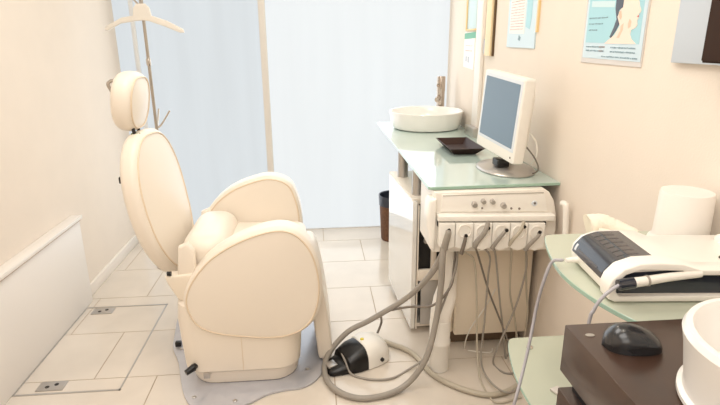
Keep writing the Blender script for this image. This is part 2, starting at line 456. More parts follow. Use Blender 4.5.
# coat hanger on it
hg = thing('coat_hanger', 'white plastic coat hanger hanging at the top of the coat stand', 'hanger', (-.965,3.27,1.45))
hp = [(-1.178,1.484),(-1.172,1.50),(-1.08,1.548),(-1.015,1.558),(-1.008,1.60),(-.99,1.622),(-.94,1.622),(-.92,1.60),(-.913,1.558),(-.83,1.53),(-.745,1.485),(-.738,1.465),(-.76,1.463),(-.85,1.50),(-.93,1.528),(-.965,1.532),(-1.01,1.528),(-1.09,1.515),(-1.165,1.475)]
bm = NB(); prism(bm, [(a+.004,b-.012) for a,b in hp], 3.258, 3.278, 'y', bev=.006, seg=3); obj('shoulder', bm, 'hanger', hg)
bm = NB(); tube(bm, [(-.965,3.268,1.60),(-.965,3.268,1.66),(-.945,3.268,1.69),(-.925,3.27,1.675)], .004, 10); obj('hook', bm, 'pole', hg)

# ---------------------------------------------------------------- counter
gt = thing('glass_countertop', 'pale green glass countertop with white basin and monitor on it', 'countertop', (.7,2.8,.838))
gp = [(.433,1.968),(.445,1.958),(WR-.002,1.972),(WR-.002,3.70),(.433,3.70)]
bm = NB(); prism(bm, gp, .838, .85, bev=.0015, seg=1); o = obj('glass_slab', bm, ['greenglass','glassedge'], gt)
for f in o.data.polygons:
    if abs(f.normal.z) < .8: f.material_index = 1
cb = thing('counter_cabinet', 'gloss white cabinet with open dark front under the glass countertop', 'cabinet', (.7,2.6,0))
x0,x1,y0,y1,zt = .437,.955,2.29,2.85,.69
ctop = [(.437,2.29),(.955,2.29),(.955,2.85),(.402,2.85)]
bm = NB(); prism(bm, [(.437,2.29),(.457,2.29),(.425,2.85),(.405,2.85)], .03, .69, bev=.003); obj('gloss_side', bm, 'gloss', cb)
bm = NB(); prism(bm, [(.437,2.31),(.955,2.31),(.955,2.85),(.405,2.85)], .672, .70, bev=.003); obj('top_board', bm, 'cream', cb)
bm = NB(); box(bm, .44,.955,2.83,2.85,.0,.67,.002); box(bm, .935,.955,2.31,2.83,.0,.67,.002); box(bm,.44,.935,2.31,2.83,.03,.05,.002); obj('carcass', bm, 'cream', cb)
bm = NB(); box(bm, .468,.935,2.315,2.82,.335,.665); obj('open_compartment', bm, 'blackin', cb)
bm = NB(); box(bm, .462,.468,2.288,2.32,.03,.67,.001); box(bm, .468,.95,2.285,2.31,.29,.345,.003); box(bm, .530,.555,2.285,2.31,.33,.67,.003); obj('front_rail', bm, 'cream', cb)
bm = NB(); box(bm, .485,.93,2.292,2.31,.05,.285,.002); obj('drawer_front', bm, 'steel', cb)
bm = NB(); tube(bm, [(.505,2.31,.49),(.505,2.295,.49)], .012, 12, smooth=False); obj('door_catch', bm, 'steel', cb)
for y in (2.40, 2.75):
    bm = NB(); lathe(bm, [(.028,0),(.028,.138)], (.474 if y<2.5 else .46, y-.02, .70), 28); obj('countertop_post', bm, 'steel', cb)
# square grey post on counter behind monitor
bm = NB(); box(bm, .915,.953,2.99,3.17,.8505,.905,.002); tag(obj('grey_box', bm, 'steel'), 'small grey box on the counter against the pilaster behind the monitor', 'box')
# basin
bs = thing('vessel_basin', 'round white vessel basin on the far end of the glass counter', 'basin', (.705,3.40,.85))
bm = NB(); lathe(bm, [(0,.0),(.20,.0),(.212,.006),(.224,.03),(.236,.095),(.240,.109),(.236,.114),(.229,.109),(.216,.06),(.18,.028),(.10,.016),(.022,.014),(0,.014)], (.722,3.415,.851), 72); obj('bowl', bm, 'porcelain', bs)
bm = NB(); lathe(bm, [(.02,.012),(.02,.018),(.014,.02),(0,.018)], (.722,3.415,.851), 24); obj('drain', bm, 'chrome', bs)
tp = thing('basin_tap', 'tall chrome lever tap standing behind the white basin', 'tap', (.84,3.685,.85))
bm = NB(); lathe(bm, [(.036,0),(.036,.008),(.028,.012),(.028,.17),(.030,.175),(.030,.25),(.027,.256),(0,.256)], (.855,3.66,.95-.099), 28); obj('tap_body', bm, 'tapmetal', tp)
bm = NB(); tube(bm, [(.85,3.655,.985),(.83,3.625,.99),(.815,3.60,.98)], .015, 14); obj('spout', bm, 'tapmetal', tp)
bm = NB(); tube(bm, [(.855,3.66,1.055),(.825,3.635,1.058)], .008, 10, smooth=False); obj('lever', bm, 'tapmetal', tp)
tp.matrix_basis = Matrix.Translation((.858,3.685,.85)) @ Matrix.Scale(1.22,4,(0,0,1))
# glass soap shelf behind the tap
# tray
ty = thing('square_tray', 'small dark brown square tray on the counter between basin and monitor', 'tray', (.75,2.66,.85))
tw = NB(); a,b,hh = .085,.13,.028
def fr4(bm, o0, o1, z0, z1):
    pass
t = NB()
def rect(hx,hy,z): return [t.verts.new((.745+sx*hx,2.67+sy*hy,z)) for sx,sy in ((-1,-1),(1,-1),(1,1),(-1,1))]
R = [rect(.055,.12,.8515),rect(.088,.165,.886),rect(.083,.160,.887),rect(.052,.117,.856)]
t.faces.new(R[0][::-1]); t.faces.new(R[3])
for A,B in zip(R,R[1:]):
    for k in range(4): t.faces.new((A[k],A[(k+1)%4],B[(k+1)%4],B[k]))
obj('tray_body', t, 'tray', ty, 20)

# monitor
mo = thing('computer_monitor', 'white flat computer monitor with blue grey screen on the glass counter', 'monitor', (.85,2.25,.85))
cM = Vector((.775,2.186,1.098)); yaw,ti,ro = -1.454,.05,-.062
r_ = Vector((math.cos(yaw),math.sin(yaw),0)); bk_ = Vector((-math.sin(yaw),math.cos(yaw),0))
up = Vector((0,0,1))*math.cos(ti)+bk_*math.sin(ti)
r2,u2 = math.cos(ro)*r_+math.sin(ro)*up, -math.sin(ro)*r_+math.cos(ro)*up
n2 = r2.cross(u2)                      # towards viewer
MM = Matrix(((r2.x,n2.x*-1,u2.x,cM.x),(r2.y,n2.y*-1,u2.y,cM.y),(r2.z,n2.z*-1,u2.z,cM.z),(0,0,0,1)))   # local y = back
w_,h_ = .184,.17
bm = NB(); prism(bm, rrect(-w_,w_,-h_,h_,.012), 0, .045, 'y', bev=.005, seg=3, M4=MM); obj('housing', bm, 'bezel', mo)
bm = NB(); prism(bm, rrect(-w_*.78,w_*.72,-h_*.8,h_*.72,.03), .044, .085, 'y', bev=.015, seg=3, M4=MM); obj('rear_cover', bm, 'bezel', mo)
bm = NB(); prism(bm, rrect(-w_+.012,w_-.014,-h_+.045,h_-.012,.004), -.0015, .002, 'y', M4=MM); obj('inner_bezel', bm, 'bezelin', mo)
bm = NB(); prism(bm, rrect(-w_+.026,w_-.030,-h_+.058,h_-.026,.002), -.0025, .002, 'y', M4=MM); obj('screen', bm, 'screen', mo)
bm = NB(); lathe(bm, [(.004,0),(.004,.002),(0,.002)], (0,0,0), 14, M4=MM@Matrix.Translation((w_-.03,-.0005,-h_+.022))@Matrix.Rotation(PI/2,4,'X')); obj('power_button', bm, 'cable', mo)
bm = NB(); lathe(bm, [(.0,.0),(.120,.0),(.122,.004),(.116,.010),(.05,.02),(0,.02)], (.835,2.225,.851), 48, sx=1.0, sy=1.42); obj('stand_base', bm, 'silver', mo)
bm = NB(); tube(bm, [(.865,2.26,.866),(.86,2.25,.90),(.83,2.22,.97),(.825,2.2,1.05)], .022, 14); obj('stand_neck', bm, 'bezel', mo)
bm = NB(); box(bm, .775,.83,2.16,2.23,.872,.905,.006); obj('cable_clip', bm, 'black', mo)
bm = NB(); tube(bm, [(.865,2.10,.98),(.90,2.07,.93),(.915,2.06,.885),(.905,2.10,.858),(.89,2.18,.858)], .0032, 10); obj('monitor_cable', bm, 'cable', mo)
bm = NB(); tube(bm, [(.86,2.12,1.05),(.90,2.08,1.0),(.905,2.07,.94),(.90,2.10,.90)], .004, 10); obj('monitor_cable', bm, 'bezel', mo)

# ---------------------------------------------------------------- dental/treatment unit
un = thing('treatment_unit', 'white treatment unit with control panel and hose holders under the counter', 'treatment unit', (.7,2.05,0))
# casing: profile in XZ with the rounded upper right corner
cp = [(.452,.835),(.452,.70),(.452,.585),(.92,.575),(.952,.60),(.958,.66),(.952,.73),(.938,.785),(.915,.822),(.895,.835)]
bm = NB(); prism(bm, cp, 1.935, 2.20, 'y', bev=.006, seg=3); obj('casing', bm, 'unit', un)
bm = NB(); prism(bm, [(.478,.757),(.912,.745),(.893,.815),(.482,.825)], 1.929, 1.94, 'y', bev=.002); pn = obj('control_panel', bm, 'unit2', un)
bm = NB(); box(bm, .484,.888,1.9275,1.931,.8215,.8235); obj('panel_seam', bm, 'hose', pn)
for x,z,r in ((.61,.785,.0115),(.645,.797,.010),(.682,.795,.010),(.727,.777,.0115)):
    bm = NB(); tube(bm, [(x,1.93,z),(x,1.912,z-.002)], r, 18, smooth=False, r2=r*.85); obj('knob', bm, 'silver', pn)
for x,z,r in ((.761,.762,.0045),(.794,.760,.0045),(.643,.767,.004)):
    bm = NB(); tube(bm, [(x,1.93,z),(x,1.926,z)], r, 12, smooth=False); obj('indicator', bm, 'cable', pn)
bm = NB(); tube(bm, [(.853,1.93,.780),(.853,1.923,.780)], .011, 18, smooth=False); obj('button', bm, 'bezelin', pn)
bm = NB(); tube(bm, [(.853,1.924,.782),(.853,1.920,.782)], .0045, 12, smooth=False); obj('button_mark', bm, 'cable', pn)
# ledge
bm = NB(); prism(bm, [(.462,.752),(.462,.728),(.93,.712),(.93,.737)], 1.895, 1.945, 'y', bev=.006, seg=3); obj('ledge', bm, 'unit2', un)
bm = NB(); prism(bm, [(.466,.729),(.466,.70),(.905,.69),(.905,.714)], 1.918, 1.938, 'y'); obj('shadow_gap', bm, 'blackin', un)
# holder row: six modules
mx = [.497,.565,.642,.715,.785,.859]
edges = [.466,.530,.603,.678,.750,.822,.892]
for k in range(6):
    a,b = edges[k]+.0015, edges[k+1]-.0015
    zt0 = .722-(a-.466)*.036; zb0 = .618-(a-.466)*.05
    zc = .688-(mx[k]-.5)*.06
    bm = NB(); prism(bm, [(a,zt0),(a,zb0+.008),((a+b)/2,zb0-.008),(b,zb0+.006),(b,zt0-.002)], 1.890, 1.94, 'y', bev=.003, seg=2)
    hd = obj('hose_holder', bm, 'unit2', un)
    if k:
        bm = NB(); lathe(bm, [(.029,-.002),(.029,.003),(.025,.004),(.022,-.0015),(0,-.0015)], (0,0,0), 28, M4=Matrix.Translation(((a+b)/2,1.8895,zc+.004))@Matrix.Rotation(PI/2,4,'X')); obj('socket_ring', bm, 'unit', hd)
# holder instruments (tips sitting in the sockets)
tipd = [(.497,.697,.014,'hose'),(.565,.672,.008,'cable'),(.642,.70,.011,'hose'),(.715,.688,.008,'hose'),(.785,.70,.008,'hose2'),(.859,.675,.008,'hose')]
for k,(x,z,r,m_) in enumerate(tipd):
    dx = (-.006,-.004,-.024,-.024,-.026,-.03)[k]
    up_ = (.0,.0,.028,.006,.026,.0)[k]
    bm = NB(); tube(bm, [(x+ (0 if not up_ else .012),1.878,z+up_),(x,1.872,z-.01),(x+dx,1.885,z-.055),(x+dx*1.3,1.897,z-.08)], r*.75, 12, r2=r*1.1)
    tp_ = obj('instrument_handle', bm, m_, un)
    bm = NB(); lathe(bm, [(.007,0),(.007,.005),(0,.005)], (0,0,0), 14, M4=Matrix.Translation((x+(.012 if up_ else .002),1.872,z+.004))@Matrix.Rotation(PI/2,4,'X')); obj('instrument_tip', bm, 'black', tp_)
# left grip & right handle bar
bm = NB(); prism(bm, [(.430,.80),(.438,.812),(.458,.812),(.458,.60),(.440,.605),(.430,.63),(.434,.66),(.426,.70),(.424,.74)], 1.915, 2.0, 'y', bev=.010, seg=3); obj('side_grip', bm, 'unit2', un)
bm = NB(); tube(bm, [(.940,1.872,.795),(.943,1.856,.796),(.946,1.85,.782),(.952,1.85,.72),(.955,1.85,.645),(.950,1.862,.618),(.942,1.90,.612),(.935,1.96,.615)], .0115, 14); obj('handle_bar', bm, 'unit2', un)
# body box beneath
bm = NB(); box(bm, .606,.948,2.10,2.27,.098,.60,.006); bd = obj('body_box', bm, 'body', un)
bm = NB(); box(bm, .560,.604,2.12,2.25,.10,.60,.010,3); obj('pipe_cover', bm, 'body', un)
bm = NB(); box(bm, .612,.942,2.20,2.262,.0,.10,.002); obj('under_shade', bm, 'under_shade', un)  # set-back taupe block stands in for the shadow under the hung body
# drain bottle
bt = thing('drain_bottle', 'white plastic drain bottle with tapered neck standing left of unit body', 'bottle', (.515,2.02,0))
bm = NB(); lathe(bm, [(.040,0),(.044,.004),(.044,.125),(.047,.13),(.047,.145),(.044,.15),(.046,.23),(.044,.245),(.0,.245)], (.513,2.0,0), 36); obj('bottle_body', bm, 'unit2', bt)
bm = NB()
loft(bm, [(rrect(.470,.556,1.96,2.04,.035),.24),(rrect(.472,.565,1.965,2.045,.035),.28),(rrect(.488,.582,1.985,2.06,.03),.34),(rrect(.520,.588,2.01,2.07,.028),.42),(rrect(.538,.592,2.03,2.08,.025),.52),(rrect(.548,.594,2.04,2.085,.022),.575)])
obj('bottle_neck', bm, 'unit', bt)
# low floor tray under the unit (dark water box)
# hoses
def hose(name, pts, r, m_, label, cat='hose', group=None, n=10, seg=12):
    bm = NB(); tube(bm, pts, r, seg, n); return tag(obj(name, bm, m_), label, cat, group)
BIG = [(0.487, 1.895, 0.635), (0.483, 1.89, 0.561), (0.484, 1.9, 0.456), (0.469, 1.9, 0.294), (0.426, 1.87, 0.141), (0.354, 1.86, 0.035), (0.257, 1.819, 0.0125), (0.141, 1.807, 0.0125), (0.05, 1.864, 0.0165), (0.007, 1.972, 0.018), (0.023, 2.077, 0.045), (0.113, 2.12, 0.13), (0.223, 2.12, 0.19), (0.383, 2.08, 0.316), (0.467, 2.0, 0.464), (0.505, 1.97, 0.57)]
FLOORHOSE = [(0.30, 2.215, 0.0135), (0.329, 2.189, 0.0135), (0.386, 2.14, 0.0135), (0.426, 2.079, 0.0135), (0.473, 1.935, 0.0135), (0.554, 1.839, 0.0135), (0.655, 1.78, 0.0135), (0.742, 1.788, 0.0135), (0.836, 1.846, 0.0135), (0.905, 1.938, 0.0135), (0.94, 2.057, 0.0135)]
CABC = [(0.555, 1.97, 0.57), (0.556, 1.98, 0.492), (0.535, 1.945, 0.424), (0.466, 1.94, 0.346), (0.388, 2.05, 0.283), (0.317, 2.10, 0.245), (0.272, 2.135, 0.215), (0.281, 2.2, 0.128), (0.262, 2.2, 0.071)]
CABD = [(0.085, 2.055, 0.062), (0.098, 2.015, 0.05), (0.125, 1.975, 0.008), (0.205, 1.935, 0.006), (0.294, 1.935, 0.006), (0.375, 1.99, 0.006), (0.455, 2.0, 0.061), (0.46, 1.945, 0.193), (0.50, 1.935, 0.335), (0.553, 1.955, 0.483), (0.569, 1.98, 0.57)]
C1 = [(0.561, 1.893, 0.60), (0.6, 1.92, 0.575), (0.635, 1.96, 0.524), (0.658, 1.98, 0.39), (0.67, 1.97, 0.169), (0.669, 1.93, 0.066), (0.669, 1.876, 0.006), (0.677, 1.755, 0.006), (0.707, 1.735, 0.006), (0.746, 1.742, 0.006), (0.80, 1.76, 0.006)]
C2 = [(0.63, 1.893, 0.61), (0.668, 1.93, 0.59), (0.704, 1.97, 0.535), (0.712, 2.0, 0.434), (0.71, 2.0, 0.223), (0.698, 1.98, 0.056), (0.69, 1.894, 0.030), (0.706, 1.80, 0.032), (0.747, 1.76, 0.032), (0.815, 1.80, 0.032)]
C3 = [(0.614, 1.905, 0.615), (0.645, 1.95, 0.56), (0.723, 2.02, 0.367), (0.785, 2.045, 0.227), (0.828, 1.975, 0.10), (0.874, 1.985, 0.0045)]
C4 = [(0.69, 1.897, 0.60), (0.723, 1.96, 0.551), (0.771, 2.0, 0.322), (0.817, 2.05, 0.141), (0.835, 2.04, 0.0045), (0.86, 2.07, 0.0045)]
C5 = [(0.76, 1.897, 0.612), (0.79, 1.96, 0.549), (0.826, 2.03, 0.343), (0.87, 2.06, 0.195), (0.905, 2.06, 0.0045)]
C6 = [(0.82, 1.897, 0.60), (0.845, 1.94, 0.558), (0.863, 1.97, 0.473), (0.843, 1.985, 0.314), (0.805, 1.98, 0.199), (0.762, 1.97, 0.094), (0.765, 1.999, 0.0045), (0.789, 1.93, 0.0045), (0.84, 1.93, 0.0045), (0.87, 2.0, 0.0045)]
C7 = [(0.833, 1.905, 0.59), (0.851, 1.96, 0.563), (0.89, 2.01, 0.369), (0.915, 2.03, 0.236), (0.92, 2.05, 0.105), (0.925, 2.08, 0.02)]
C8 = [(0.775, 2.07, 0.34), (0.73, 2.07, 0.246), (0.668, 2.07, 0.139), (0.67, 2.134, 0.005), (0.70, 2.11, 0.004), (0.778, 2.09, 0.004), (0.80, 2.12, 0.004)]
hose('suction_hose', BIG, .0125, 'hose', 'thick grey hose looping from the unit down to the floor round the foot pedal')
hose('floor_hose', FLOORHOSE, .0115, 'hose2', 'thick pale grey hose lying in an arc on the floor under the unit')
hose('pedal_cable', CABC, .0055, 'cable', 'thin grey cable crossing over the thick hose to the back of the pedal', 'cable')
hose('pedal_cable', CABD, .0048, 'hose', 'thin beige cable running over the front of the black pedal toe', 'cable')
for P_,m_,lb in ((C1,'hose2','leftmost thin hose from the row of holders, curling on the floor'),
              (C2,'hose','thin grey hose hanging straight just right of the leftmost one'),
              (C3,'cable','darker thin hose slanting down to the right across the body box'),
              (C4,'hose','thin grey hose hanging from the middle of the holder row'),
              (C5,'hose2','pale thin hose hanging right of the middle of the unit'),
              (C6,'hose','thin hose slanting down left and ending in a floor loop near the glass shelf'),
              (C7,'hose2','rightmost thin hose hanging at the right edge of the body box'),
              (C8,'hanger','thin off white cord curving left out from under the body box')):
    hose('instrument_hose', P_, .0042 if m_!='hanger' else .003, m_, lb, 'hose', 'thin hoses hanging from the treatment unit')

# foot pedal
ft = thing('foot_pedal', 'white and black foot pedal on the tiles beside the treatment chair', 'foot pedal', (.18,2.08,0), 0)
FA = Matrix.Translation((.168,2.09,0)) @ Matrix.Rotation(math.radians(27),4,'Z') @ Matrix.Scale(1.06,4)
def domeblock(bm, secs, M4):
    t = NB(); R = []
    for x,hw,hh in secs:
        R.append([t.verts.new((x, hw*math.copysign(abs(math.cos(a))**.65, math.cos(a)), .004+max(0,hh*abs(math.sin(a))**.6))) for a in [PI*k/16 for k in range(17)]])
    for A,B in zip(R,R[1:]):
        for k in range(16): t.faces.new((A[k],A[k+1],B[k+1],B[k]))
        t.faces.new((A[0],B[0],B[16],A[16]))
    t.faces.new(R[0]); t.faces.new(R[-1][::-1])
    return merge(bm, t, 0, M4)
bm = NB(); domeblock(bm, [(-.005,.082,.088),(.0,.084,.094),(.04,.084,.10),(.085,.078,.092),(.108,.066,.075),(.12,.05,.05)], FA); obj('white_cover', bm, 'unit2', ft)
bm = NB(); domeblock(bm, [(-.09,.066,.045),(-.085,.070,.062),(-.04,.080,.085),(.0,.081,.090)], FA); obj('black_cover', bm, 'black', ft)
bm = NB(); domeblock(bm, [(-.165,.035,.018),(-.155,.045,.026),(-.10,.062,.034),(-.06,.066,.040)], FA); obj('toe_pedal', bm, 'black', ft)
bm = NB(); box(bm, -.162,-.12,-.022,.022,.028,.036,.002,M4=FA); obj('pedal_mark', bm, 'steel', ft)
bm = NB(); box(bm, -.12,.10,-.055,.055,.0,.006,.002,M4=FA); obj('base_plate', bm, 'rubber', ft)
bm = NB(); lathe(bm, [(.008,0),(.008,.004),(0,.005)], (0,0,0), 14, M4=FA@Matrix.Translation((.012,0,.0995))); obj('yellow_dot', bm, 'yellow', ft)
bm = NB(); tube(bm, [FA@Vector((.06,-.078,.03)),FA@Vector((.06,-.088,.03))], .009, 14, smooth=False); obj('side_screw', bm, 'black', ft)

# waste bin
bn = thing('waste_bin', 'brown wicker waste bin with dark liner beyond the white cabinet', 'bin', (.545,3.62,0))
bm = NB(); lathe(bm, [(0,.004),(.078,.004),(.084,.0),(.088,.01),(.103,.32),(.100,.32),(.084,.02),(0,.02)], (.545,3.62,0), 40); obj('wicker_body', bm, 'wicker', bn)
bm = NB(); lathe(bm, [(.1045,.265),(.1085,.335),(.106,.341),(.1,.338),(.092,.26),(.09,.26)], (.545,3.62,0), 40)
obj('bin_liner', bm, 'liner', bn)

# ---------------------------------------------------------------- glass shelves on right wall
def shelf(name, label, out, z, studs):
    s = thing(name, label, 'shelf', (.8,1.1,z-.01), 0, None)
    o2 = [(v.x,v.y) for v in crom([(a,b,0) for a,b in out], 5, False)] + [(WR-.002,out[-1][1]),(WR-.002,out[0][1])]
    bm = NB(); prism(bm, o2, z-.010, z, bev=.001, seg=1); o = obj('glass_plate', bm, ['shelfglass','glassedge'], s)
    for f in o.data.polygons:
        if abs(f.normal.z) < .8: f.material_index = 1
    for x,y in studs:
        bm = NB(); lathe(bm, [(.010,0),(.010,.003),(.006,.005),(0,.005)], (x,y,z), 18); st = obj('stud', bm, 'chrome', s)
    for y in (out[0][1]-.10, out[0][1]-.45):
        bm = NB(); box(bm, WR-.16,WR-.001,y-.008,y+.008,z-.035,z-.010,.002); obj('bracket', bm, 'silver', s)
    return s
S1 = [(.625,1.277),(.602,1.270),(.585,1.235),(.565,1.172),(.545,1.09),(.538,1.03),(.540,.97),(.552,.90),(.575,.834),(.60,.80),(.64,.795)]
shelf('glass_shelf', 'upper rounded pale green glass shelf under the white electronic device', S1, .90, [])
S2 = [(.62,1.419),(.59,1.415),(.572,1.385),(.556,1.33),(.539,1.25),(.531,1.18),(.530,1.10),(.535,1.0),(.55,.9),(.58,.86),(.64,.85)]
shelf('glass_shelf', 'lower rounded pale green glass shelf beside the dark brown cabinet', S2, .50, [(.63,1.36),(.625,1.12)])
bm = NB(); prism(bm, [(.602,1.155),(.628,1.165),(.69,1.03),(.665,1.015)], .501, .508, bev=.002); tag(obj('acrylic_strip', bm, 'sleeve'), 'short pale strip lying on the lower glass shelf', 'strip')

# device on the upper shelf
dv = thing('electronic_device', 'white skin analysis device with dark curved display on the upper glass shelf', 'device', (.75,1.0,.90))
DM = Matrix.Translation((.572,.903,.903)) @ Matrix.Rotation(math.radians(-5),4,'Z')
prof = [(.012,.0),(.0,.008),(-.004,.028),(.0,.045),(.016,.064),(.045,.074),(.09,.076),(.135,.074),(.165,.062),(.36,.062),(.36,0)]
prof = [(a,b) for a,b in prof]
bm = NB(); prism(bm, prof, 0.0, .200, 'y', bev=.006, seg=3, M4=DM); obj('housing', bm, 'device', dv)
# near end collar around slot
bm = NB(); prism(bm, [(-.006,.006),(-.01,.03),(-.004,.048),(.016,.070),(.046,.081),(.085,.083),(.13,.080),(.165,.068),(.36,.066),(.36,.056),(.165,.056),(.13,.066),(.05,.068),(.022,.058),(.008,.042),(.006,.022),(.014,.012),(.36,.012),(.36,-.0),(.006,-.0)], -.012, .03, 'y', bev=.003, seg=3, M4=DM); obj('end_frame', bm, 'device', dv)
bm = NB(); prism(bm, [(.012,.014),(.01,.04),(.03,.058),(.13,.064),(.165,.055),(.30,.055),(.30,.014)], -.0015, .004, 'y', M4=DM); obj('handpiece_bay', bm, 'darkscreen', dv)
# display band curved over the nose
def band(bm, k0, k1, y0, y1, off, M4):
    pts = [(-.0045,.030),(-.001,.044),(.007,.055),(.017,.0645),(.030,.070),(.045,.0745),(.066,.0757),(.095,.0762)]
    P3 = crom([(a,0,b) for a,b in pts], 4)
    n = len(P3); a,b = int(k0*(n-1)), int(k1*(n-1)); t = NB(); rows = []
    for i in range(a, b+1):
        tn = (P3[min(i+1,n-1)]-P3[max(i-1,0)]).normalized(); nn = Vector((-tn.z,0,tn.x))
        p = P3[i]+nn*off; q = P3[i]-nn*.003
        rows.append([t.verts.new(v) for v in ((p.x,y0,p.z),(p.x,y1,p.z),(q.x,y1,q.z),(q.x,y0,q.z))])
    for A,B in zip(rows,rows[1:]):
        for k in range(4): t.faces.new((A[k],A[(k+1)%4],B[(k+1)%4],B[k]))
    t.faces.new(rows[0]); t.faces.new(rows[-1][::-1])
    return merge(bm, t, 0, M4)
bm = NB(); band(bm, 0, 1, .036, .185, .0012, DM); ds = obj('display', bm, 'darkscreen', dv)
for r in range(2):
    for k in range(6):
        bm = NB(); band(bm, .60+.18*r, .60+.18*r+.13, .05+k*.022, .05+k*.022+.016, .0018, DM); obj('display_key', bm, 'icons', ds)
bm = NB(); band(bm, .10,.22,.168,.176,.0020,DM); obj('status_light', bm, 'bezelin', ds)
bm = NB(); band(bm, .12,.17,.06,.16,.0020,DM); obj('printed_line', bm, 'icons', ds)
bm = NB(); box(bm, .30,.36,-.016,.17,.0,.078,.012,3,M4=DM); o_ = obj('end_block', bm, 'device', dv)
bm = NB(); lathe(bm, [(.016,0),(.016,.002),(0,.002)], (0,0,0), 24, sy=.6, M4=DM@Matrix.Translation((.262,.06,.0625))); obj('cover_dimple', bm, 'black', dv)
bm = NB(); tube(bm, [DM@Vector((.003,.155,.02)),DM@Vector((-.03,.155,.018))], .0075, 14, smooth=False, r2=.0055); obj('cable_plug', bm, 'bezel', dv)
# handpiece
hd = thing('handpiece', 'white pen shaped handpiece resting in the front of the electronic device', 'handpiece', (.68,.84,.93))
bm = NB(); tube(bm, [(0.594, 0.879, 0.9488), (0.622, 0.879, 0.952), (0.672, 0.879, 0.958), (0.737, 0.88, 0.9623)], .0105, 16, r2=.0075); obj('barrel', bm, 'device', hd)
bm = NB(); tube(bm, [(0.627, 0.879, 0.9526), (0.631, 0.879, 0.953)], .0110, 16, smooth=False); obj('collar', bm, 'hose', hd)
bm = NB(); tube(bm, [(0.572, 0.879, 0.946), (0.584, 0.879, 0.9477), (0.602, 0.879, 0.9498)], .0112, 16); obj('dark_grip', bm, 'darkscreen', hd)
DEV1 = [(0.548, 1.061, 0.921), (0.545, 1.062, 0.921), (0.53, 1.075, 0.910), (0.517, 1.08, 0.854), (0.512, 1.09, 0.789), (0.502, 1.08, 0.734), (0.479, 1.05, 0.667), (0.439, 1.0, 0.587), (0.436, 1.05, 0.415), (0.48, 1.18, 0.10),(.50,1.25,.006),(.60,1.35,.006)]
hose('device_cable', DEV1, .0038, 'devcable', 'grey cable hanging from the left end of the electronic device to floor', 'cable')
DEV2 = [(0.574, 0.879, 0.9461), (0.556, 0.877, 0.936), (0.54, 0.875, 0.922), (0.527, 0.875, 0.897), (0.520, 0.875, 0.855), (.515,.875,.6), (.515,.875,.4), (.515,.88,.03), (.53,.90,.006)]
hose('handpiece_cable', DEV2, .0035, 'devcable', 'short grey cable curving from the handpiece down behind the brown cabinet', 'cable')
# towel
tw = NB()
pts = [(.66,1.215,.93),(.69,1.22,.938),(.73,1.20,.94),(.78,1.19,.936),(.83,1.15,.93),(.86,1.10,.925)]
tube(tw, [(.70,1.24,.932),(.73,1.235,.938),(.76,1.22,.932),(.80,1.19,.92)], .034, 18, r2=.018)
tube(tw, [(.70,1.19,.925),(.75,1.165,.922),(.80,1.15,.918)], .022, 16, r2=.014)
for v in tw.verts:
    v.co += Vector((random.uniform(-1,1),random.uniform(-1,1),random.uniform(-1,1)))*.0016
    v.co.z = max(.9005, v.co.z)
tag(obj('rolled_towel', tw, 'towel', smooth=60), 'soft cream towel bundled behind the electronic device by the wall', 'towel')
bm = NB(); box(bm, -.09,.09,-.05,.05,0,.004,.0015, M4=Matrix.Translation((.715,1.155,.9005))@Matrix.Rotation(-.5,4,'Z'))
bm.free()
# jar
jr = thing('upturned_cup', 'large pale upturned cup standing against the wall behind the electronic device', 'cup', (.895,1.12,.90))
bm = NB(); lathe(bm, [(0,.002),(.066,.0),(.070,.004),(.070,.020),(.064,.026),(.062,.035),(.060,.135),(.058,.143),(.0,.145)], (.900,1.165,.90), 48); obj('cup_body', bm, 'jar', jr)
bm = NB(); lathe(bm, [(.0712,.004),(.0725,.008),(.0725,.016),(.0712,.020)], (.900,1.165,.90), 48); obj('rim', bm, 'bezel', jr)

# ---------------------------------------------------------------- dark brown cabinet in the foreground
bc = thing('brown_cabinet', 'dark brown drawer cabinet in the right foreground with a mouse on top', 'cabinet', (.7,.45,0))
bm = NB(); box(bm, .426,.96,.05,.79,.828,.92,.002); obj('top_box', bm, 'wood', bc)
bm = NB(); box(bm, .445,.955,.06,.775,.79,.83,.002); obj('recess', bm, 'blackin', bc)  # set-back gap between the boxes, its shadow given as black colour
bm = NB(); box(bm, .424,.955,.05,.785,0,.795,.002); obj('lower_box', bm, 'wood', bc)
bm = NB(); tube(bm, [(.455,.70,.806),(.432,.70,.806),(.424,.68,.806),(.424,.60,.806),(.432,.58,.806),(.455,.58,.806)], .005, 10); obj('drawer_handle', bm, 'steel', bc)
bm = NB(); lathe(bm, [(.006,0),(.006,.001),(0,.0012)], (.452,.752,.92), 16, sx=1.3, sy=.8); obj('cover_cap', bm, 'hose', bc)
# mouse
ms = thing('computer_mouse', 'black wireless computer mouse on the dark brown cabinet', 'mouse', (.50,.705,.92))
MMs = Matrix.Translation((.502,.712,.9205)) @ Matrix.Rotation(math.radians(-12),4,'Z')
t = NB(); R = []
for i in range(15):
    u = -1+2*i/14; x = u*.047
    hw = .030*(1-abs(u)**2.6)**.5*(1-.12*u) + .0008; hh = .037*(1-abs(u)**2.4)**.6*(1-.22*u)+.0008
    R.append([t.verts.new((x, hw*math.cos(a)*(1.0 if math.sin(a)>.25 else .9), max(0, hh*abs(math.sin(a))**.8))) for a in [PI*k/16 for k in range(17)]])
for A,B in zip(R,R[1:]):
    for k in range(16): t.faces.new((A[k],A[k+1],B[k+1],B[k]))
    t.faces.new((A[0],B[0],B[16],A[16]))
t.faces.new(R[0]); t.faces.new(R[-1][::-1])
bm = NB(); merge(bm, t, 0, MMs); obj('mouse_body', bm, 'mouse', ms, 60)
bm = NB(); tube(bm, [MMs@Vector((.018,0,.0245)),MMs@Vector((.030,0,.0185))], .004, 12, smooth=False); obj('scroll_wheel', bm, 'rubber', ms)
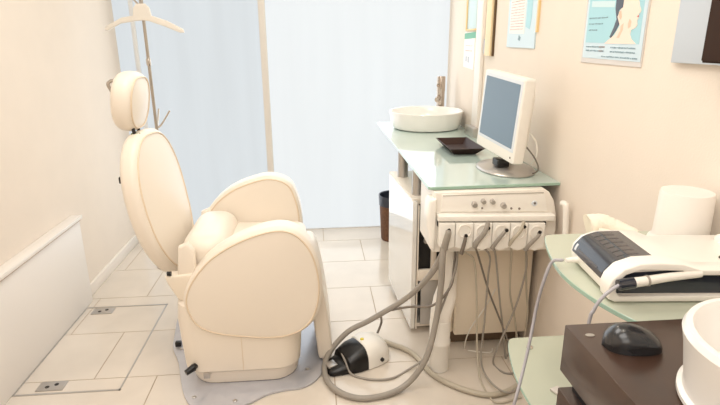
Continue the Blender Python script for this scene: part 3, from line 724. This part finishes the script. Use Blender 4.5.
# bowl
bw = thing('ceramic_bowl', 'large off white ceramic bowl on the dark brown cabinet, cut by frame', 'bowl', (.66,.56,.92))
bm = NB(); lathe(bm, [(0,.0),(.124,.0),(.130,.004),(.130,.010),(.124,.014),(.123,.02),(.131,.075),(.136,.098),(.132,.106),(.124,.107),(.119,.10),(.112,.05),(.095,.02),(0,.014)], (.612,.535,.921), 80); obj('bowl_body', bm, 'bowl', bw)

# ---------------------------------------------------------------- right wall items
def wallquad(bm, pts, x0, x1, mi=0): prism(bm, pts, x0, x1, 'x', mi=mi); return bm
X0 = WR
ps = thing('wall_poster', 'pale blue poster of a dark haired woman in profile on right wall', 'poster', (WR,1.73,1.32))
def layer(name, m_, x, *polys):
    bm = NB()
    for p in polys: wallquad(bm, p, X0-x, X0-.0035)
    return obj(name, bm, m_, ps)
bm = NB(); wallquad(bm, [(1.913,1.320),(1.543,1.318),(1.543,1.92),(1.913,1.92)], X0-.0035, X0); obj('clear_sleeve', bm, 'sleeve', ps)
layer('paper_sheet','paper',.005,[(1.901,1.337),(1.549,1.333),(1.549,1.90),(1.901,1.90)])
layer('blue_picture','poster_blue',.0056,[(1.889,1.389),(1.566,1.384),(1.566,1.88),(1.889,1.88)])
layer('pale_banner','poster_pale',.0060,[(1.873,1.506),(1.725,1.497),(1.725,1.516),(1.873,1.525)])
layer('printed_face','skin',.0066,[(1.68,1.60),(1.62,1.61),(1.60,1.57),(1.594,1.53),(1.594,1.510),(1.588,1.496),(1.576,1.480),(1.580,1.473),(1.586,1.4705),(1.583,1.466),(1.588,1.4635),(1.584,1.459),(1.590,1.452),(1.586,1.440),(1.592,1.432),(1.604,1.428),(1.615,1.426),(1.617,1.412),(1.606,1.398),(1.580,1.3845),(1.760,1.3855),(1.738,1.397),(1.705,1.412),(1.68,1.44),(1.70,1.467),(1.68,1.50)])
layer('printed_hair','hair',.0072,[(1.71,1.60),(1.66,1.62),(1.63,1.60),(1.665,1.56),(1.674,1.515),(1.675,1.494),(1.696,1.487),(1.700,1.467),(1.685,1.446),(1.700,1.425),(1.724,1.403),(1.732,1.406),(1.712,1.438),(1.703,1.460),(1.716,1.491),(1.718,1.54)])
layer('printed_ear','skin2',.0076,[(1.694,1.482),(1.682,1.484),(1.675,1.466),(1.680,1.458),(1.688,1.464)])
layer('printed_neck_shade','skin2',.0070,[(1.674,1.439),(1.660,1.447),(1.660,1.427),(1.676,1.403),(1.690,1.403),(1.674,1.425)],[(1.636,1.443),(1.629,1.459),(1.618,1.450),(1.621,1.434),(1.632,1.430)])
layer('printed_lips','lips',.0072,[(1.594,1.464),(1.5835,1.4675),(1.585,1.461)])
def textline(par, y0, y1, z, slope, m_, h=.006, dens=.011, seedx=1, x=None):
    bm = NB(); rr = random.Random(seedx); y = y0
    x = x or X0-.0066
    while y > y1:
        wd = rr.uniform(.35,.85)*dens
        zz = z+slope*(y0-y)
        box(bm, x, x+.0012, y-wd, y, zz-h/2*rr.uniform(.5,1), zz+h/2*rr.uniform(.5,1)); y -= dens
    o = obj('text_line', bm, m_, par)
for k,(a,b,z,m_) in enumerate(((1.879,1.762,1.469,'ink'),(1.877,1.787,1.450,'ink'),(1.874,1.819,1.430,'ink'),(1.88,1.765,1.375,'ink'),(1.72,1.582,1.373,'ink'),(1.88,1.765,1.362,'ink'),(1.72,1.579,1.360,'ink'),(1.77,1.565,1.344,'ink'))):
    textline(ps, a, b, z, -.01, m_, .005, .0095, k)
textline(ps, 1.79,1.755,1.3745,-.01,'inkp',.005,.009,33); textline(ps, 1.79,1.765,1.3615,-.01,'inkp',.005,.009,34)

p1 = thing('wall_poster', 'pale framed sheet of small text lines hanging nearest the monitor', 'poster', (WR,2.5,1.37))
bm = NB(); wallquad(bm, [(2.69,1.365),(2.345,1.362),(2.345,1.85),(2.69,1.85)], X0-.006, X0); obj('clear_sleeve', bm, 'paper', p1)
bm = NB(); wallquad(bm, [(2.335,1.43),(2.322,1.43),(2.322,1.85),(2.335,1.85)], X0-.010, X0); obj('gold_edge', bm, 'gold', p1)
bm = NB(); wallquad(bm, [(2.66,1.43),(2.47,1.425),(2.47,1.84),(2.66,1.84)], X0-.007, X0-.005); obj('text_sheet', bm, 'white_panel', p1)
bm = NB(); wallquad(bm, [(2.455,1.455),(2.41,1.445),(2.395,1.50),(2.395,1.84),(2.455,1.84)], X0-.007, X0-.005); obj('blue_print', bm, 'poster_blue', p1)
for k in range(11): textline(p1, 2.65, 2.485, 1.447+k*.0125, .0, 'inkp', .0045, .012, 40+k, X0-.0078)
bm = NB(); wallquad(bm, [(2.54,1.40),(2.52,1.395),(2.51,1.41),(2.53,1.42)], X0-.0078, X0-.005); obj('small_print', bm, 'ink', p1)

# grey mirror panel with brown unit
bm = NB(); box(bm, X0-.018,X0,.70,1.390,1.338,2.05,.002); tag(obj('wall_panel', bm, 'grey_panel'), 'pale grey flat panel mounted on the right wall at the top right', 'wall panel')
wc = thing('wall_cabinet', 'dark brown wall cabinet in the top right corner in front of grey panel', 'cabinet', (.93,1.0,1.34))
bm = NB(); box(bm, X0-.068,X0-.0185,.72,1.205,1.345,2.04,.002); obj('carcass', bm, 'wood_matt', wc)
bm = NB(); box(bm, X0-.074,X0-.068,.725,1.20,1.35,2.035,.001); obj('door', bm, 'wood_matt', wc)

# narrow board, switch, notice, framed picture near pilaster
nb = thing('narrow_board', 'tall narrow cream board with a dark right edge above the monitor', 'board', (WR,2.94,1.31))
bm = NB(); box(bm, X0-.022,X0,2.905,2.995,1.315,2.1,.003); obj('board', bm, 'strip', nb)
bm = NB(); box(bm, X0-.010,X0,2.890,2.905,1.315,2.1,.001); obj('dark_edge', bm, 'strip_edge', nb)
bm = NB(); box(bm, X0-.012,X0,3.01,3.045,1.325,1.405,.003); tag(obj('wall_switch', bm, 'tag'), 'tiny grey switch on the wall left of the narrow cream board', 'switch')
nt = thing('paper_notice', 'small white paper notice with green heading by the pilaster', 'notice', (WR,3.34,1.24))
bm = NB(); wallquad(bm, [(3.475,1.235),(3.25,1.225),(3.25,1.448),(3.475,1.446)], X0-.003, X0); obj('sheet', bm, 'unit2', nt)
bm = NB(); wallquad(bm, [(3.47,1.405),(3.20,1.412),(3.20,1.448),(3.47,1.44)], X0-.0045, X0-.002); obj('green_heading', bm, 'green', nt)
bm = NB(); wallquad(bm, [(3.43,1.27),(3.40,1.268),(3.40,1.30),(3.43,1.302)], X0-.004, X0-.002); wallquad(bm, [(3.38,1.265),(3.35,1.263),(3.35,1.30),(3.38,1.30)], X0-.004, X0-.002); obj('small_print', bm, 'tag', nt)
textline(nt, 3.44,3.30,1.335,0,'inkp',.006,.014,77,X0-.0042); textline(nt, 3.44,3.30,1.365,0,'inkp',.005,.014,78,X0-.0042)
pc = thing('framed_picture', 'small pale blue picture in thin gold frame above the paper notice', 'picture', (WR,3.3,1.46))
bm = NB(); box(bm, X0-.010,X0,3.22,3.40,1.465,1.9,.002); obj('picture', bm, 'poster_pale', pc)
bm = NB(); box(bm, X0-.016,X0,3.40,3.43,1.455,1.91,.003); box(bm, X0-.014,X0,3.22,3.40,1.455,1.465,.002); obj('frame', bm, 'gold', pc)

# ---------------------------------------------------------------- light
def area(name, loc, size, power, col, rot=(0,0,0), sy=None):
    l = bpy.data.lights.new(name, 'AREA'); l.energy = power; l.color = col; l.size = size
    if sy: l.shape = 'RECTANGLE'; l.size_y = sy
    o = bpy.data.objects.new(name, l); C.objects.link(o); o.location = loc; o.rotation_euler = rot; return o
area('ceiling_or_fill_lamp', (-.3,1.6,2.45), .9, 15, (1,.98,.95))
area('ceiling_or_fill_lamp', (-.2,.1,2.45), 1.0, 15, (1,.98,.95))
area('ceiling_or_fill_lamp', (-.2,-1.0,2.0), 1.2, 11.5, (1,.98,.95), (math.radians(55),0,0))  # added fill from behind the camera, tilted forward; no ceiling fitting here
area('ceiling_or_fill_lamp', (.40,2.75,2.45), .25, 5, (1,.90,.76))
area('ceiling_or_fill_lamp', (.35,1.0,2.45), .25, 3, (1,.90,.76))
area('window_daylight', (-.1,3.84,1.2), 2.0, 13, (.90,.95,1), (-PI/2,0,0), 2.1)

wd = bpy.data.worlds.new('World'); bpy.context.scene.world = wd; wd.use_nodes = True
wd.node_tree.nodes['Background'].inputs[0].default_value = (.9,.95,1,1); wd.node_tree.nodes['Background'].inputs[1].default_value = .6

# ---------------------------------------------------------------- camera
cam = bpy.data.cameras.new('camera'); co = bpy.data.objects.new('camera', cam); C.objects.link(co)
p,y,r = math.radians(17.056), math.radians(4.771), math.radians(.437)
fwd = Vector((math.sin(y)*math.cos(p), math.cos(y)*math.cos(p), -math.sin(p)))
right = Vector((math.cos(y), -math.sin(y), 0)); down = fwd.cross(right)
r2 = math.cos(r)*right+math.sin(r)*down; d2 = -math.sin(r)*right+math.cos(r)*down
co.matrix_world = Matrix(((r2.x,-d2.x,-fwd.x,0),(r2.y,-d2.y,-fwd.y,0),(r2.z,-d2.z,-fwd.z,1.4),(0,0,0,1)))
cam.sensor_width = 36; cam.lens = 527/720*36; cam.clip_start = .02
bpy.context.scene.camera = co
sc = bpy.context.scene
sc.view_settings.view_transform = 'Standard'; sc.view_settings.look = 'None'
sc.view_settings.exposure = .0; sc.view_settings.gamma = 1
